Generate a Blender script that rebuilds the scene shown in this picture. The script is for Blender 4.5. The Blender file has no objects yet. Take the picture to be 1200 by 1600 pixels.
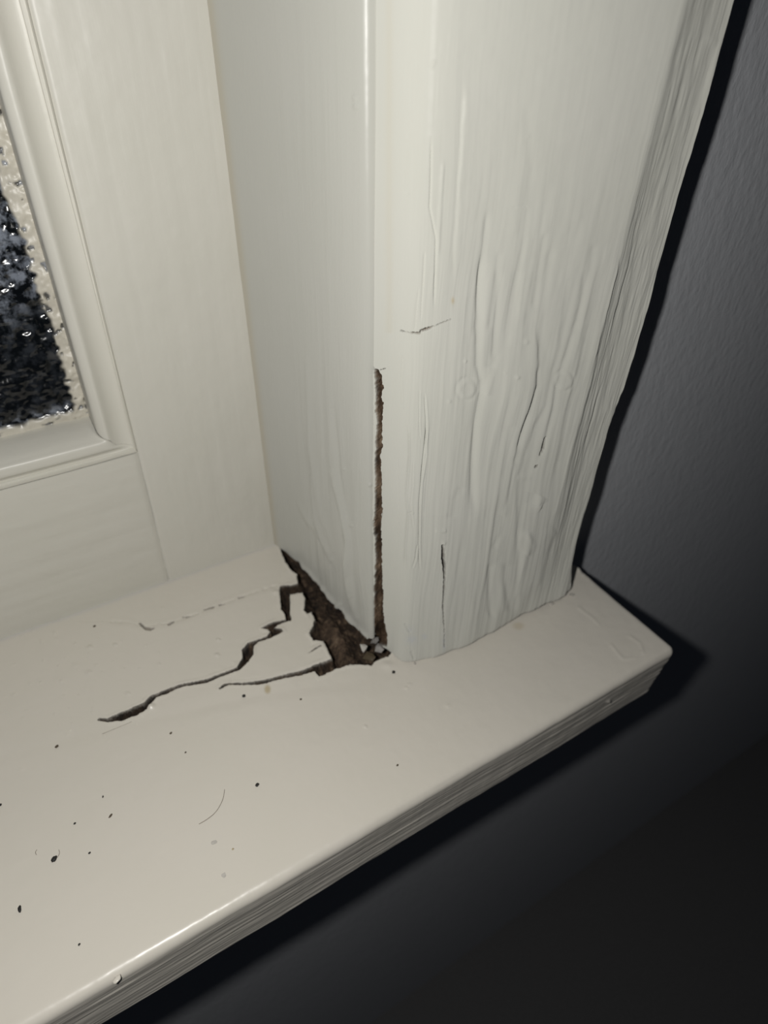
import bpy, math, random
import numpy as np
from mathutils import Matrix, Vector

# ------------------------------------------------------------------ frame of reference
# Plan unit: 1 = 0.22 m.  x along the wall, y into the wall, z up from the sill's top face.
S = 0.22
FLOOR = -2.62                       # floor level in plan units; world z = 0 there
C = bpy.context.scene.collection
scene = bpy.context.scene
rng = random.Random(7)

def W(p):
    return (p[0] * S, p[1] * S, (p[2] - FLOOR) * S)

# ------------------------------------------------------------------ camera
F = 1006.38
RX = np.array([0.858, -0.304, 0.413]); RX /= np.linalg.norm(RX)
DN = np.array([-32.0, 1280.0, F]); DN /= np.linalg.norm(DN)
RX = np.array([2090.0, -739.0, F]); RX -= DN * (RX @ DN); RX /= np.linalg.norm(RX)
RZ = -DN
RY = np.cross(RZ, RX)
R = np.array([RX, RY, RZ])          # world = R @ (right, down, forward)
cam_data = bpy.data.cameras.new('camera')
cam = bpy.data.objects.new('camera', cam_data)
C.objects.link(cam)
cam_data.sensor_fit = 'HORIZONTAL'
cam_data.sensor_width = 36.0
cam_data.lens = F / 1200.0 * 36.0
cam_data.clip_start = 0.005
cam_data.clip_end = 50
M = Matrix([[R[0, 0], -R[0, 1], -R[0, 2], 0], [R[1, 0], -R[1, 1], -R[1, 2], 0], [R[2, 0], -R[2, 1], -R[2, 2], 0], [0, 0, 0, 1]])
M.translation = Vector(W((0, 0, 1.0)))
cam.matrix_world = M
cam_data.dof.use_dof = True
cam_data.dof.focus_distance = 0.93 * S
cam_data.dof.aperture_fstop = 14.0
scene.camera = cam

# ------------------------------------------------------------------ world (night indoors) and phone torch beside the lens
w = bpy.data.worlds.new('world'); scene.world = w; w.use_nodes = True
w.node_tree.nodes['Background'].inputs[0].default_value = (0.55, 0.65, 0.85, 1)
w.node_tree.nodes['Background'].inputs[1].default_value = 0.014
ld = bpy.data.lights.new('phone_torch', 'SPOT')
ld.energy = 1.75
ld.color = (1.0, 0.985, 0.95)
ld.shadow_soft_size = 0.02 * S
ld.spot_size = math.radians(150)
ld.spot_blend = 0.7
lo = bpy.data.objects.new('phone_torch', ld); C.objects.link(lo)
lp = np.array([0, 0, 1.0]) + R @ np.array([-0.15, -0.025, 0])
ML = M.copy(); ML.translation = Vector(W(lp)); lo.matrix_world = ML
ML2 = Matrix.Rotation(math.radians(0), 4, 'Z')

scene.view_settings.view_transform = 'Standard'
scene.view_settings.look = 'None'
scene.view_settings.gamma = 1.0
scene.view_settings.use_curve_mapping = False
scene.view_settings.exposure = 0.0

# ------------------------------------------------------------------ numeric helpers
def ray(u, v):
    return R @ np.array([u - 600.0, v - 800.0, F])
def onz(u, v, z0=0.0):
    r = ray(u, v); t = (z0 - 1) / r[2]
    return np.array([0, 0, 1.0]) + t * r
def ony(u, v, y0):
    r = ray(u, v); t = y0 / r[1]
    return np.array([0, 0, 1.0]) + t * r
def project(P):
    q = (P - np.array([0, 0, 1.0])) @ R
    return 600 + F * q[..., 0] / q[..., 2], 800 + F * q[..., 1] / q[..., 2]

def sstep(a, b, x):
    t = np.clip((x - a) / (b - a), 0, 1)
    return t * t * (3 - 2 * t)

def _hash(ix, iy, seed):
    h = (ix * 374761393 + iy * 668265263 + seed * 974634777) & 0xffffffff
    h = ((h ^ (h >> 13)) * 1274126177) & 0xffffffff
    h = (h ^ (h >> 16)) & 0xffffffff
    return h / 4294967295.0 * 2 - 1
def vnoise(x, y, seed=0):
    x = np.asarray(x, float); y = np.asarray(y, float)
    xi = np.floor(x).astype(np.int64); yi = np.floor(y).astype(np.int64)
    fx = x - xi; fy = y - yi
    fx = fx * fx * fx * (fx * (fx * 6 - 15) + 10); fy = fy * fy * fy * (fy * (fy * 6 - 15) + 10)
    a = _hash(xi, yi, seed); b = _hash(xi + 1, yi, seed); c = _hash(xi, yi + 1, seed); d = _hash(xi + 1, yi + 1, seed)
    return (a * (1 - fx) + b * fx) * (1 - fy) + (c * (1 - fx) + d * fx) * fy
def fbm(x, y, seed=0, n=4, gain=0.5):
    s = 0; a = 1.0; f = 1.0; t = 0
    for k in range(n):
        s = s + a * vnoise(x * f, y * f, seed + 17 * k); t += a
        a *= gain; f *= 2.03
    return s / t

def poly_sd(u, v, poly):
    """signed distance (px), negative inside"""
    n = len(poly); d2 = np.full(u.shape, 1e12); inside = np.zeros(u.shape, bool)
    for i in range(n):
        x0, y0 = poly[i]; x1, y1 = poly[(i + 1) % n]
        ex, ey = x1 - x0, y1 - y0; L = ex * ex + ey * ey
        if L < 1e-9: continue
        t = np.clip(((u - x0) * ex + (v - y0) * ey) / L, 0, 1)
        d2 = np.minimum(d2, (u - x0 - t * ex) ** 2 + (v - y0 - t * ey) ** 2)
        if y0 != y1:
            c = ((y0 > v) != (y1 > v)) & (u < (x1 - x0) * (v - y0) / (y1 - y0) + x0)
            inside ^= c
    d = np.sqrt(d2)
    return np.where(inside, -d, d)

def line_sd(u, v, pts, widths=None):
    """distance to a polyline (px), the side (+ right of travel) and the position 0..1 along it"""
    best = np.full(u.shape, 1e12); side = np.zeros(u.shape); pos = np.zeros(u.shape); wid = np.ones(u.shape)
    seg = [math.hypot(pts[i + 1][0] - pts[i][0], pts[i + 1][1] - pts[i][1]) for i in range(len(pts) - 1)]
    tot = sum(seg); acc = 0
    for i in range(len(pts) - 1):
        x0, y0 = pts[i]; x1, y1 = pts[i + 1]
        ex, ey = x1 - x0, y1 - y0; L = ex * ex + ey * ey
        t = np.clip(((u - x0) * ex + (v - y0) * ey) / L, 0, 1)
        d = (u - x0 - t * ex) ** 2 + (v - y0 - t * ey) ** 2
        m = d < best
        best = np.where(m, d, best)
        side = np.where(m, np.sign(ex * (v - y0) - ey * (u - x0)), side)
        pos = np.where(m, (acc + t * seg[i]) / tot, pos)
        if widths is not None:
            wid = np.where(m, widths[i] * (1 - t) + widths[i + 1] * t, wid)
        acc += seg[i]
    return np.sqrt(best), side, pos, wid

def sub(u, v, pts, pad):
    us = [p[0] for p in pts]; vs = [p[1] for p in pts]
    return (u > min(us) - pad) & (u < max(us) + pad) & (v > min(vs) - pad) & (v < max(vs) + pad)

# ------------------------------------------------------------------ mesh helpers
def prop(o, label=None, cat=None, group=None, kind=None):
    if label: o['label'] = label
    if cat: o['category'] = cat
    if group: o['group'] = group
    if kind: o['kind'] = kind
    return o

def grid_obj(name, P, mat, parent=None, attrs=None, keep=None, flip=False, smooth=True):
    """P: (rows, cols, 3) in plan units"""
    nr, nc = P.shape[:2]
    V = P.reshape(-1, 3).copy(); V[:, 2] -= FLOOR; V *= S
    idx = np.arange(nr * nc).reshape(nr, nc)
    q = np.stack([idx[:-1, :-1], idx[:-1, 1:], idx[1:, 1:], idx[1:, :-1]], -1)
    if flip: q = q[..., ::-1]
    if keep is not None: q = q[keep]
    q = q.reshape(-1, 4).astype(np.int32)
    me = bpy.data.meshes.new(name)
    me.vertices.add(len(V)); me.vertices.foreach_set('co', V.astype(np.float32).ravel())
    me.loops.add(len(q) * 4); me.loops.foreach_set('vertex_index', q.ravel())
    me.polygons.add(len(q))
    me.polygons.foreach_set('loop_start', (np.arange(len(q)) * 4).astype(np.int32))
    me.polygons.foreach_set('use_smooth', np.full(len(q), smooth))
    me.update(calc_edges=True)
    for k, a in (attrs or {}).items():
        at = me.attributes.new(k, 'FLOAT', 'POINT')
        at.data.foreach_set('value', a.astype(np.float32).ravel())
    me.materials.append(mat)
    o = bpy.data.objects.new(name, me); C.objects.link(o)
    if parent: o.parent = parent
    return o

def mesh_obj(name, verts, faces, mat, parent=None, smooth=False, bevel=0):
    me = bpy.data.meshes.new(name)
    me.from_pydata([W(v) for v in verts], [], faces)
    me.update()
    if smooth: me.polygons.foreach_set('use_smooth', [True] * len(me.polygons))
    me.materials.append(mat)
    o = bpy.data.objects.new(name, me); C.objects.link(o)
    if bevel:
        m = o.modifiers.new('bevel', 'BEVEL'); m.width = bevel * S; m.segments = 3; m.limit_method = 'ANGLE'
    if parent: o.parent = parent
    return o

def box(x0, x1, y0, y1, z0, z1):
    v = [(x, y, z) for z in (z0, z1) for y in (y0, y1) for x in (x0, x1)]
    f = [(0, 2, 3, 1), (4, 5, 7, 6), (0, 1, 5, 4), (2, 6, 7, 3), (0, 4, 6, 2), (1, 3, 7, 5)]
    return v, f

def normals(P):
    du = np.gradient(P, axis=1); dv = np.gradient(P, axis=0)
    n = np.cross(du, dv); n /= np.maximum(np.linalg.norm(n, axis=-1, keepdims=True), 1e-12)
    return n

# ------------------------------------------------------------------ materials
def nt(name):
    m = bpy.data.materials.new(name); m.use_nodes = True
    t = m.node_tree; b = t.nodes['Principled BSDF']
    return m, t, b
def node(t, typ, **kw):
    n = t.nodes.new(typ)
    for k, v in kw.items(): setattr(n, k, v)
    return n
def noise(t, vec, scale, detail=4, rough=0.5, stretch=(1, 1, 1)):
    mp = node(t, 'ShaderNodeMapping'); mp.inputs['Scale'].default_value = stretch
    t.links.new(vec, mp.inputs['Vector'])
    n = node(t, 'ShaderNodeTexNoise'); n.inputs['Scale'].default_value = scale
    n.inputs['Detail'].default_value = detail; n.inputs['Roughness'].default_value = rough
    t.links.new(mp.outputs[0], n.inputs['Vector'])
    return n
def ramp(t, fac, stops):
    r = node(t, 'ShaderNodeValToRGB'); e = r.color_ramp.elements
    while len(e) < len(stops): e.new(0.5)
    for k, (p, c) in enumerate(stops): e[k].position = p; e[k].color = (*c, 1)
    t.links.new(fac, r.inputs[0]); return r
def mix(t, fac, a, b):
    n = node(t, 'ShaderNodeMix', data_type='RGBA')
    for sock, val in ((n.inputs[0], fac), (n.inputs[6], a), (n.inputs[7], b)):
        if isinstance(val, (int, float)): sock.default_value = val
        elif isinstance(val, tuple): sock.default_value = (*val, 1)
        else: t.links.new(val, sock)
    return n.outputs[2]
def bump(t, h, strength, dist, prev=None):
    b = node(t, 'ShaderNodeBump'); b.inputs['Strength'].default_value = strength; b.inputs['Distance'].default_value = dist
    t.links.new(h, b.inputs['Height'])
    if prev is not None: t.links.new(prev, b.inputs['Normal'])
    return b.outputs[0]

def paint(name, col, rough=0.35, streak=(1, 1, .05), streak_scale=500, streak_s=0.25, peel_s=0.12, marks=False, speck=False, coat=0.0):
    m, t, b = nt(name)
    tc = node(t, 'ShaderNodeTexCoord'); vec = tc.outputs['Object']
    a = noise(t, vec, 28, 3)
    c2 = tuple(x * f for x, f in zip(col, (0.955, 0.965, 0.94)))
    base = mix(t, a.outputs[0], col, c2)
    n1 = noise(t, vec, streak_scale, 3, 0.6, streak)
    n2 = noise(t, vec, 170, 2, 0.5)
    nrm = bump(t, n1.outputs[0], streak_s, 0.0006)
    nrm = bump(t, n2.outputs[0], peel_s, 0.0012, nrm)
    rgh = None
    if marks:
        for nm, cc in (('blue', (0.42, 0.45, 0.52)), ('tan', (0.45, 0.36, 0.2))):
            at = node(t, 'ShaderNodeAttribute', attribute_name=nm)
            base = mix(t, at.outputs['Fac'], base, cc)
        w1 = noise(t, vec, 260, 6, 0.75, (1, 1, 0.4))
        wood = ramp(t, w1.outputs[0], [(0.38, (0.014, 0.009, 0.006)), (0.54, (0.055, 0.035, 0.021)), (0.68, (0.20, 0.14, 0.09))])
        rot = node(t, 'ShaderNodeAttribute', attribute_name='rot')
        pale = node(t, 'ShaderNodeAttribute', attribute_name='pale')
        fresh = ramp(t, w1.outputs[0], [(0.36, (0.05, 0.033, 0.022)), (0.52, (0.15, 0.10, 0.065)), (0.68, (0.27, 0.20, 0.14))])
        base = mix(t, rot.outputs['Fac'], base, mix(t, pale.outputs['Fac'], wood.outputs[0], fresh.outputs[0]))
        mr = node(t, 'ShaderNodeMapRange'); mr.inputs[3].default_value = rough; mr.inputs[4].default_value = 0.9
        t.links.new(rot.outputs['Fac'], mr.inputs[0]); t.links.new(mr.outputs[0], b.inputs['Roughness'])
        mul = node(t, 'ShaderNodeMath', operation='MULTIPLY'); t.links.new(rot.outputs['Fac'], mul.inputs[0]); t.links.new(w1.outputs[0], mul.inputs[1])
        nrm = bump(t, mul.outputs[0], 1.0, 0.0015, nrm)
    else:
        b.inputs['Roughness'].default_value = rough
    if coat: b.inputs['Coat Weight'].default_value = coat; b.inputs['Coat Roughness'].default_value = 0.12
    t.links.new(base, b.inputs['Base Color']); t.links.new(nrm, b.inputs['Normal'])
    b.inputs['Specular IOR Level'].default_value = 0.45
    return m

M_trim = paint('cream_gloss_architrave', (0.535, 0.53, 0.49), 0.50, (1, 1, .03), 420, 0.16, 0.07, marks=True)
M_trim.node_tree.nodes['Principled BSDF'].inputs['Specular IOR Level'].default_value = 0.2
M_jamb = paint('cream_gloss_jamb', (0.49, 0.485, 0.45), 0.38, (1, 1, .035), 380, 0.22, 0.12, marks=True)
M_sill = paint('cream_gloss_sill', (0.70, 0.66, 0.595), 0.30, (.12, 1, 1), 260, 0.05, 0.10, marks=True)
M_sash = paint('cream_gloss_sash', (0.68, 0.66, 0.60), 0.42, (1, 1, .06), 300, 0.12, 0.12)
M_rail = paint('cream_gloss_rail', (0.66, 0.64, 0.58), 0.36, (.06, 1, 1), 300, 0.14, 0.12)
M_putty = paint('cream_putty', (0.66, 0.60, 0.48), 0.35, (1, 1, 1), 400, 0.3, 0.4)

def plain(name, col, rough=0.6, b1=None):
    m, t, b = nt(name)
    tc = node(t, 'ShaderNodeTexCoord')
    n = noise(t, tc.outputs['Object'], 900, 3)
    base = mix(t, n.outputs[0], col, tuple(c * 0.7 for c in col))
    t.links.new(base, b.inputs['Base Color']); b.inputs['Roughness'].default_value = rough
    t.links.new(bump(t, n.outputs[0], 0.4, 0.0004), b.inputs['Normal'])
    return m
M_black = plain('black_grit', (0.02, 0.02, 0.018))
M_brown = plain('brown_grit', (0.10, 0.075, 0.045))
M_chip = plain('paint_chip', (0.62, 0.59, 0.54), 0.35)
M_grey = plain('grey_caulk', (0.36, 0.34, 0.32), 0.5)
M_tan = plain('tan_flake', (0.50, 0.41, 0.24), 0.5)
M_hair = plain('hair', (0.16, 0.12, 0.08), 0.5)

m, t, b = nt('dark_grey_wall_paint')
tc = node(t, 'ShaderNodeTexCoord')
n1 = noise(t, tc.outputs['Object'], 330, 3, 0.55, (1, 1, .55)); n2 = noise(t, tc.outputs['Object'], 60, 2)
t.links.new(mix(t, n2.outputs[0], (0.42, 0.43, 0.452), (0.395, 0.405, 0.427)), b.inputs['Base Color'])
nr = bump(t, n1.outputs[0], 0.6, 0.0009); nr = bump(t, n2.outputs[0], 0.12, 0.002, nr)
t.links.new(nr, b.inputs['Normal']); b.inputs['Roughness'].default_value = 0.6; b.inputs['Specular IOR Level'].default_value = 0.35
M_wall = m
m, t, b = nt('dark_carpet')
tc = node(t, 'ShaderNodeTexCoord'); n1 = noise(t, tc.outputs['Object'], 400, 4, 0.7)
t.links.new(mix(t, n1.outputs[0], (0.24, 0.235, 0.235), (0.15, 0.15, 0.15)), b.inputs['Base Color'])
t.links.new(bump(t, n1.outputs[0], 0.8, 0.003), b.inputs['Normal']); b.inputs['Roughness'].default_value = 0.95
M_floor = m

# textured obscure glass with a smeared paint edge
m, t, b = nt('obscure_glass')
tc = node(t, 'ShaderNodeTexCoord'); v = tc.outputs['Object']
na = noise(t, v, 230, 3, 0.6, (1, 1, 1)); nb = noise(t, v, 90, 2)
att = node(t, 'ShaderNodeAttribute', attribute_name='mottle')
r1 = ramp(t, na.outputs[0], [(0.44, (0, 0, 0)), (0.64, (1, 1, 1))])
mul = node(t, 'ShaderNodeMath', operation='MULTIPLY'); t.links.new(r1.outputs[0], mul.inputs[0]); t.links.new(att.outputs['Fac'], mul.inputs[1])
pane_col = mix(t, mul.outputs[0], (0.006, 0.008, 0.010), (0.27, 0.30, 0.36))  # blue-grey mottle mixed into the dark base colour of the pane
sm = node(t, 'ShaderNodeAttribute', attribute_name='smear')
pane_col = mix(t, sm.outputs['Fac'], pane_col, (0.62, 0.585, 0.50))
t.links.new(pane_col, b.inputs['Base Color'])
mr = node(t, 'ShaderNodeMapRange'); mr.inputs[3].default_value = .17; mr.inputs[4].default_value = .42
t.links.new(sm.outputs['Fac'], mr.inputs[0]); t.links.new(mr.outputs[0], b.inputs['Roughness'])
b.inputs['IOR'].default_value = 1.5
inv = node(t, 'ShaderNodeMath', operation='SUBTRACT'); inv.inputs[0].default_value = 0.5; inv.use_clamp = True
mx = node(t, 'ShaderNodeMath', operation='MAXIMUM'); t.links.new(mul.outputs[0], mx.inputs[0]); t.links.new(sm.outputs['Fac'], mx.inputs[1])
t.links.new(mx.outputs[0], inv.inputs[1]); t.links.new(inv.outputs[0], b.inputs['Transmission Weight'])
t.links.new(bump(t, na.outputs[0], 0.25, 0.0006), b.inputs['Normal'])
M_glass = m

for m_, k_ in ((M_trim, .7), (M_jamb, .5), (M_sill, .15), (M_wall, .2)):
    m_.node_tree.nodes['Principled BSDF'].inputs['Diffuse Roughness'].default_value = k_

# ------------------------------------------------------------------ room shell
V = []; Fc = []
pl = [(-1.6, FLOOR), (6.5, FLOOR), (6.5, 2.3), (0.80, 2.3), (0.80, -0.166), (-1.6, -0.166)]
for y in (0.735, 1.25):
    V += [(x, y, z) for x, z in pl]
n = len(pl)
Fc = [tuple(range(n)), tuple(range(2 * n - 1, n - 1, -1))] + [(i, i + n, (i + 1) % n + n, (i + 1) % n) for i in range(n)]
wall = mesh_obj('wall_right', V, Fc, M_wall)
prop(wall, 'dark grey painted plaster wall right of the architrave and under the sill', 'wall', kind='structure')
v_, f_ = box(-1.6, 6.5, -2.2, 1.25, FLOOR - 0.1, FLOOR)
prop(mesh_obj('floor', v_, f_, M_floor), 'dark floor in shadow far below the sill', 'floor', kind='structure')

# ------------------------------------------------------------------ window sill
def c3(x, y): return (380 + x / 4, 760 + y / 4)
def cD(x, y): return (100 + x / 3.3333, 860 + y / 3.3333)
def cE(x, y): return (340 + x / 5.4545, 860 + y / 5.4545)
def c6(x, y): return (540 + x / 2.581, 440 + y / 2.581)
def c5(x, y): return (540 + x / 3.078, y / 3.078)
def cA(x, y): return (600 + x / 3.75, 780 + y / 3.75)
def cK(x, y): return (540 + x / 3.2, 560 + y / 3.2)
def c8(x, y): return (800 + x / 2.667, y / 2.667)

hole = [c3(*p) for p in [(205, 330), (240, 395), (262, 470), (300, 520), (335, 545), (345, 610), (300, 622), (240, 625), (228, 650), (240, 770), (262, 800), (270, 838), (297, 842), (290, 780), (292, 680), (340, 668), (372, 665), (390, 700), (385, 780), (400, 797), (430, 785), (455, 840), (440, 870), (415, 920), (440, 968), (500, 970), (525, 1010), (555, 1085), (500, 1112), (450, 1150), (475, 1190), (560, 1150), (640, 1120), (720, 1112), (800, 1118), (830, 1085), (905, 1062), (960, 1000), (950, 900), (860, 860), (770, 840), (700, 720), (620, 600), (520, 480), (440, 400), (330, 330), (230, 300)]]
fing = [cD(*p) for p in [(1165, 360), (1090, 375), (1030, 405), (1065, 412), (1078, 425), (1060, 450), (1000, 470), (960, 485), (930, 520), (932, 560), (903, 612), (920, 620), (960, 580), (985, 545), (985, 500), (1010, 475), (1080, 457), (1142, 425), (1130, 412), (1092, 405), (1110, 387), (1168, 368)]]
slug = [cD(*p) for p in [(600, 706), (520, 733), (450, 762), (430, 788), (370, 818), (290, 852), (222, 880), (185, 876), (176, 884), (230, 894), (300, 887), (380, 857), (432, 827), (452, 795), (480, 765), (540, 744), (600, 714)]]
thin = [([cD(*p) for p in [(910, 618), (860, 635), (800, 657), (740, 682), (690, 692), (640, 700), (590, 712), (520, 742)]], [2.0, 1.4, 1.6, 2.2, 2.0, 1.4, 1.6, 2.5]),
        ([cE(*p) for p in [(980, 960), (850, 1000), (720, 1045), (600, 1070), (480, 1100), (400, 1122), (330, 1132), (200, 1140), (100, 1140), (60, 1150), (20, 1178)]], [5, 3.6, 2.6, 2.2, 1.6, 2.4, 2.0, 0.9, 0.8, 1.4, 1.2]),
        ([cE(*p) for p in [(780, 880), (880, 820)]], [0.35, 0.35])]

faint = [
        ([cD(*p) for p in [(395, 380), (420, 405), (450, 412), (468, 405)]], [1.2, 2.8, 3.2, 1.2]),
        ([cD(*p) for p in [(545, 385), (568, 372)]], [2.6, 2.2]),
        ([cD(*p) for p in [(620, 347), (670, 342)]], [0.9, 0.9]),
        ([cD(*p) for p in [(730, 308), (760, 300), (785, 292)]], [0.8, 1.4, 0.8]),
        ([cD(*p) for p in [(810, 284), (835, 278)]], [1.4, 0.8]),
        ([cD(*p) for p in [(912, 246), (940, 238)]], [1.2, 0.7])]

def build_sill():
    xe, yf, th, r = 0.956, 0.412, 0.166, 0.016
    xs = np.concatenate([np.linspace(-1.55, -0.42, 40, endpoint=False), np.linspace(-0.42, -0.17, 80, endpoint=False),
                         np.linspace(-0.17, 0.475, 700, endpoint=False), np.linspace(0.475, xe - r, 170, endpoint=False),
                         xe - r + r * np.sin(np.linspace(0, math.pi / 2, 9))])
    inset = np.where(xs > xe - r, r - np.sqrt(np.maximum(r * r - (xs - xe + r) ** 2, 0)), 0)
    # profile: (y, z, ny, nz, tag)
    prof = []
    ys = np.concatenate([np.linspace(1.16, 1.11, 6, endpoint=False), np.linspace(1.11, 0.70, 400, endpoint=False), np.linspace(0.70, 0.60, 60, endpoint=False), np.linspace(0.60, yf + r, 90, endpoint=False)])
    for y in ys: prof.append((y, 0, 0, 1))
    for a in np.linspace(0, math.pi / 2, 10): prof.append((yf + r - r * math.sin(a), -r + r * math.cos(a), -math.sin(a), math.cos(a)))
    for z in np.linspace(-r, -th + r, 60)[1:-1]: prof.append((yf, z, -1, 0))
    for a in np.linspace(0, math.pi / 2, 7): prof.append((yf + r - r * math.cos(a), -th + r - r * math.sin(a), -math.cos(a), -math.sin(a)))
    for y in (0.5, 0.6, 0.734): prof.append((y, -th, 0, -1))
    A = np.array(prof); nr, nc = len(A), len(xs)
    X = np.broadcast_to(xs, (nr, nc)); Y = A[:, 0][:, None] - A[:, 2][:, None] * inset * 1.0 + 0 * X
    Z = A[:, 1][:, None] - A[:, 3][:, None] * inset + 0 * X
    NY = A[:, 2][:, None] + 0 * X; NZ = A[:, 3][:, None] + 0 * X
    top = (A[:, 3] > 0.6)[:, None] & (xs > -9)
    P = np.stack([X, Y, Z], -1)
    u, v = project(P)
    h = 0.0011 * fbm(X * 5, Y * 7, 3, 4) + 0.0004 * fbm(X * 22, Y * 35, 9, 3)
    h += 0.0002 * fbm(X * 60, Y * 60, 5, 2)
    # soft waves left behind by a filled ridge in front of the cracks
    ln = [(-150, 1225), (0, 1183), (115, 1152), (200, 1133), (300, 1108), (400, 1088), (520, 1068), (620, 1062)]
    d, sd_, pos, _ = line_sd(u, v, ln)
    h += np.where(top, (-0.0010 * np.exp(-(d / 10) ** 2) + 0.0006 * np.exp(-((d - 16) / 14) ** 2)) * sstep(1.0, .75, pos), 0)
    ln = [cD(*p) for p in [(250, 372), (330, 372), (420, 395), (560, 375), (660, 340), (830, 275), (1000, 212), (1110, 180)]]
    d, sd_, pos, _ = line_sd(u, v, ln)
    h += np.where(top, -0.0022 * np.exp(-(d / 2.2) ** 2) * (0.5 + 0.5 * vnoise(pos * 40, pos * 0, 5)) + 0.0013 * sstep(0, 10, d) * np.exp(-d / 25) * sd_, 0)
    rot = np.zeros((nr, nc)); zone = top & (u > 60) & (u < 680) & (v > 800) & (v < 1180)
    uu, vv = u[zone], v[zone]
    jag = 1.6 * fbm(uu / 7, vv / 7, 11, 3) + 0.6 * vnoise(uu / 2.0, vv / 2.0, 4)
    sd = np.full(uu.shape, 99.0)
    for pg in (hole, fing, slug): sd = np.minimum(sd, poly_sd(uu, vv, pg) + jag * (0.9 if pg is hole else 0.5))
    for pts, wd in thin:
        dd, s_, p_, w_ = line_sd(uu, vv, pts, wd)
        sd = np.minimum(sd, (dd + 0.5 * vnoise(uu / 3, vv / 3, 8) - w_))
    fd = np.full(uu.shape, 99.0)
    for pts, wd in faint:
        dd, s_, p_, w_ = line_sd(uu, vv, pts, wd)
        fd = np.minimum(fd, dd + 0.9 * fbm(uu / 4, vv / 4, 19, 2) - w_ * .7)
    fall = sstep(0.4, -1.6, sd)
    depth = 0.014 + 0.0028 * np.clip(-sd, 0, 14)
    # fibrous bed: long splinters along the sill with broken steps
    fib = 0.013 * fbm((uu * 0.55 + vv * 0.83) / 9, (uu * 0.8 - vv * 0.55) / 26, 21, 4) + 0.004 * fbm(uu / 4, vv / 4, 6, 3)
    # a tan wood block lies higher towards the architrave end of the hole
    bd, _, _, _ = line_sd(uu, vv, [c3(540, 800), c3(590, 900), c3(650, 1010), c3(690, 1060)])
    raise_ = 0.030 * np.exp(-(bd / 14) ** 2)
    hh = -fall * np.maximum(depth + fib - raise_, 0.006)
    lip = 0.0016 * np.exp(-((sd - 2.5) / 2.5) ** 2) * (0.6 + 0.6 * vnoise(uu / 15, vv / 15, 31))
    # the loose paint island between the cracks sits slightly proud and tilted
    isl = [c3(*p) for p in [(292, 680), (372, 668), (400, 800), (455, 850), (415, 930), (500, 975), (555, 1085), (300, 1170), (-60, 1220), (-60, 1100), (0, 1100), (70, 1000), (190, 930), (290, 845)]]
    si = poly_sd(uu, vv, isl)
    lift = 0.0030 * sstep(4, -4, si) * (0.5 + 0.5 * sstep(380, 520, uu))
    h[zone] += hh + (1 - fall) * (lip + lift) - .004 * sstep(.8, -.8, fd)
    rot[zone] = np.maximum(sstep(0.9, -0.5, sd), .62 * sstep(.9, -.9, fd))
    pale = np.zeros((nr, nc)); pale[zone] = .85 * np.exp(-(bd / 15) ** 2) * (.7 + .5 * vnoise(uu / 12, vv / 12, 55))
    pale = np.clip(pale, 0, 1)
    # little pimples and brush nibs in the paint
    for (px, py, rr, aa) in [(180, 1008, 3, .003), (141, 1012, 4, .003), (140, 1052, 5, .002), (200, 1085, 4, .002), (341, 1000, 3, .003), (339, 1024, 4, .003), (571, 1136, 3, .002), (237, 1105, 6, .0045), (430, 926, 5, .003), (635, 1075, 4, .0015), (700, 1103, 4, .0012), (118, 1040, 6, .001), (35, 1202, 4, .001), (640, 1070, 4, .0012), (605, 1040, 9, .003)]:
        h += np.where(top, aa * np.exp(-(((u - px) / rr) ** 2 + ((v - py) / (rr * .7)) ** 2)), 0)
    for k in range(70):
        px, py = rng.uniform(0, 260), rng.uniform(940, 1160); rr = rng.uniform(1.2, 2.6)
        h += np.where(top, rng.uniform(.0004, .0013) * np.exp(-(((u - px) / rr) ** 2 + ((v - py) / rr) ** 2)), 0)
    # ridge of old caulk where the horn meets the wall, brush mark on the horn
    d, sd_, pos, _ = line_sd(u, v, [(903, 884), (915, 893), (938, 906), (960, 925)], [1, 1, 1, 1])
    h += np.where(top, 0.010 * np.exp(-(d / 5) ** 2) * (0.7 + 0.6 * vnoise(u / 5, v / 5, 3)) * (1 - 0.8 * pos), 0)
    for pts in ([(955, 1008), (966, 1022), (974, 1030), (992, 1028), (1000, 1018)], [(985, 995), (1000, 1005), (1005, 1020)], [(905, 950), (925, 965), (935, 975)]):
        d, sd_, pos, _ = line_sd(u, v, pts)
        h += np.where(top, 0.0010 * np.exp(-(d / 2.5) ** 2), 0)
    front = (A[:, 2] < -0.5)[:, None] & (xs > -9)
    fr = 0.0016 * fbm(X * 3.0, Z * 60, 41, 4, 0.6) + 0.0007 * fbm(X * 9, Z * 120, 43, 3, 0.7)
    edge = sstep(-0.003, -0.030, Z)
    h += np.where(front, fr * edge, 0)
    uu2, vv2 = u, v
    h += np.where(front, 0.004 * np.exp(-(((u - 955) / 4) ** 2 + ((v - 1100) / 3) ** 2)), 0)
    P[..., 1] += 0.018 * np.clip(-Z / th, 0, 1) * (Y < .5)      # the front face is undercut
    # wobble of the nosing
    P = P + np.stack([0 * h, NY * h, NZ * h], -1)
    P[..., 1] += np.where(front, 0.0025 * fbm(X * 3, X * 0, 77, 3), 0)
    tan = 0.75 * np.exp(-((((u - 418) / 5.0) ** 2 + ((v - 1077) / 6.5) ** 2) ** 2)) * top
    tan = np.maximum(tan, 0.35 * np.exp(-((((u - 810) / 9.0) ** 2 + ((v - 978) / 6) ** 2) ** 2)) * top)
    # faint blue-grey line along the back of the sill, against the sash
    blue = 0.25 * np.exp(-((Y - 1.105) / 0.008) ** 2) * top
    keep = ~((xs[:-1] > 0.50)[None, :] & (A[:-1, 0] > 0.735)[:, None])
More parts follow.
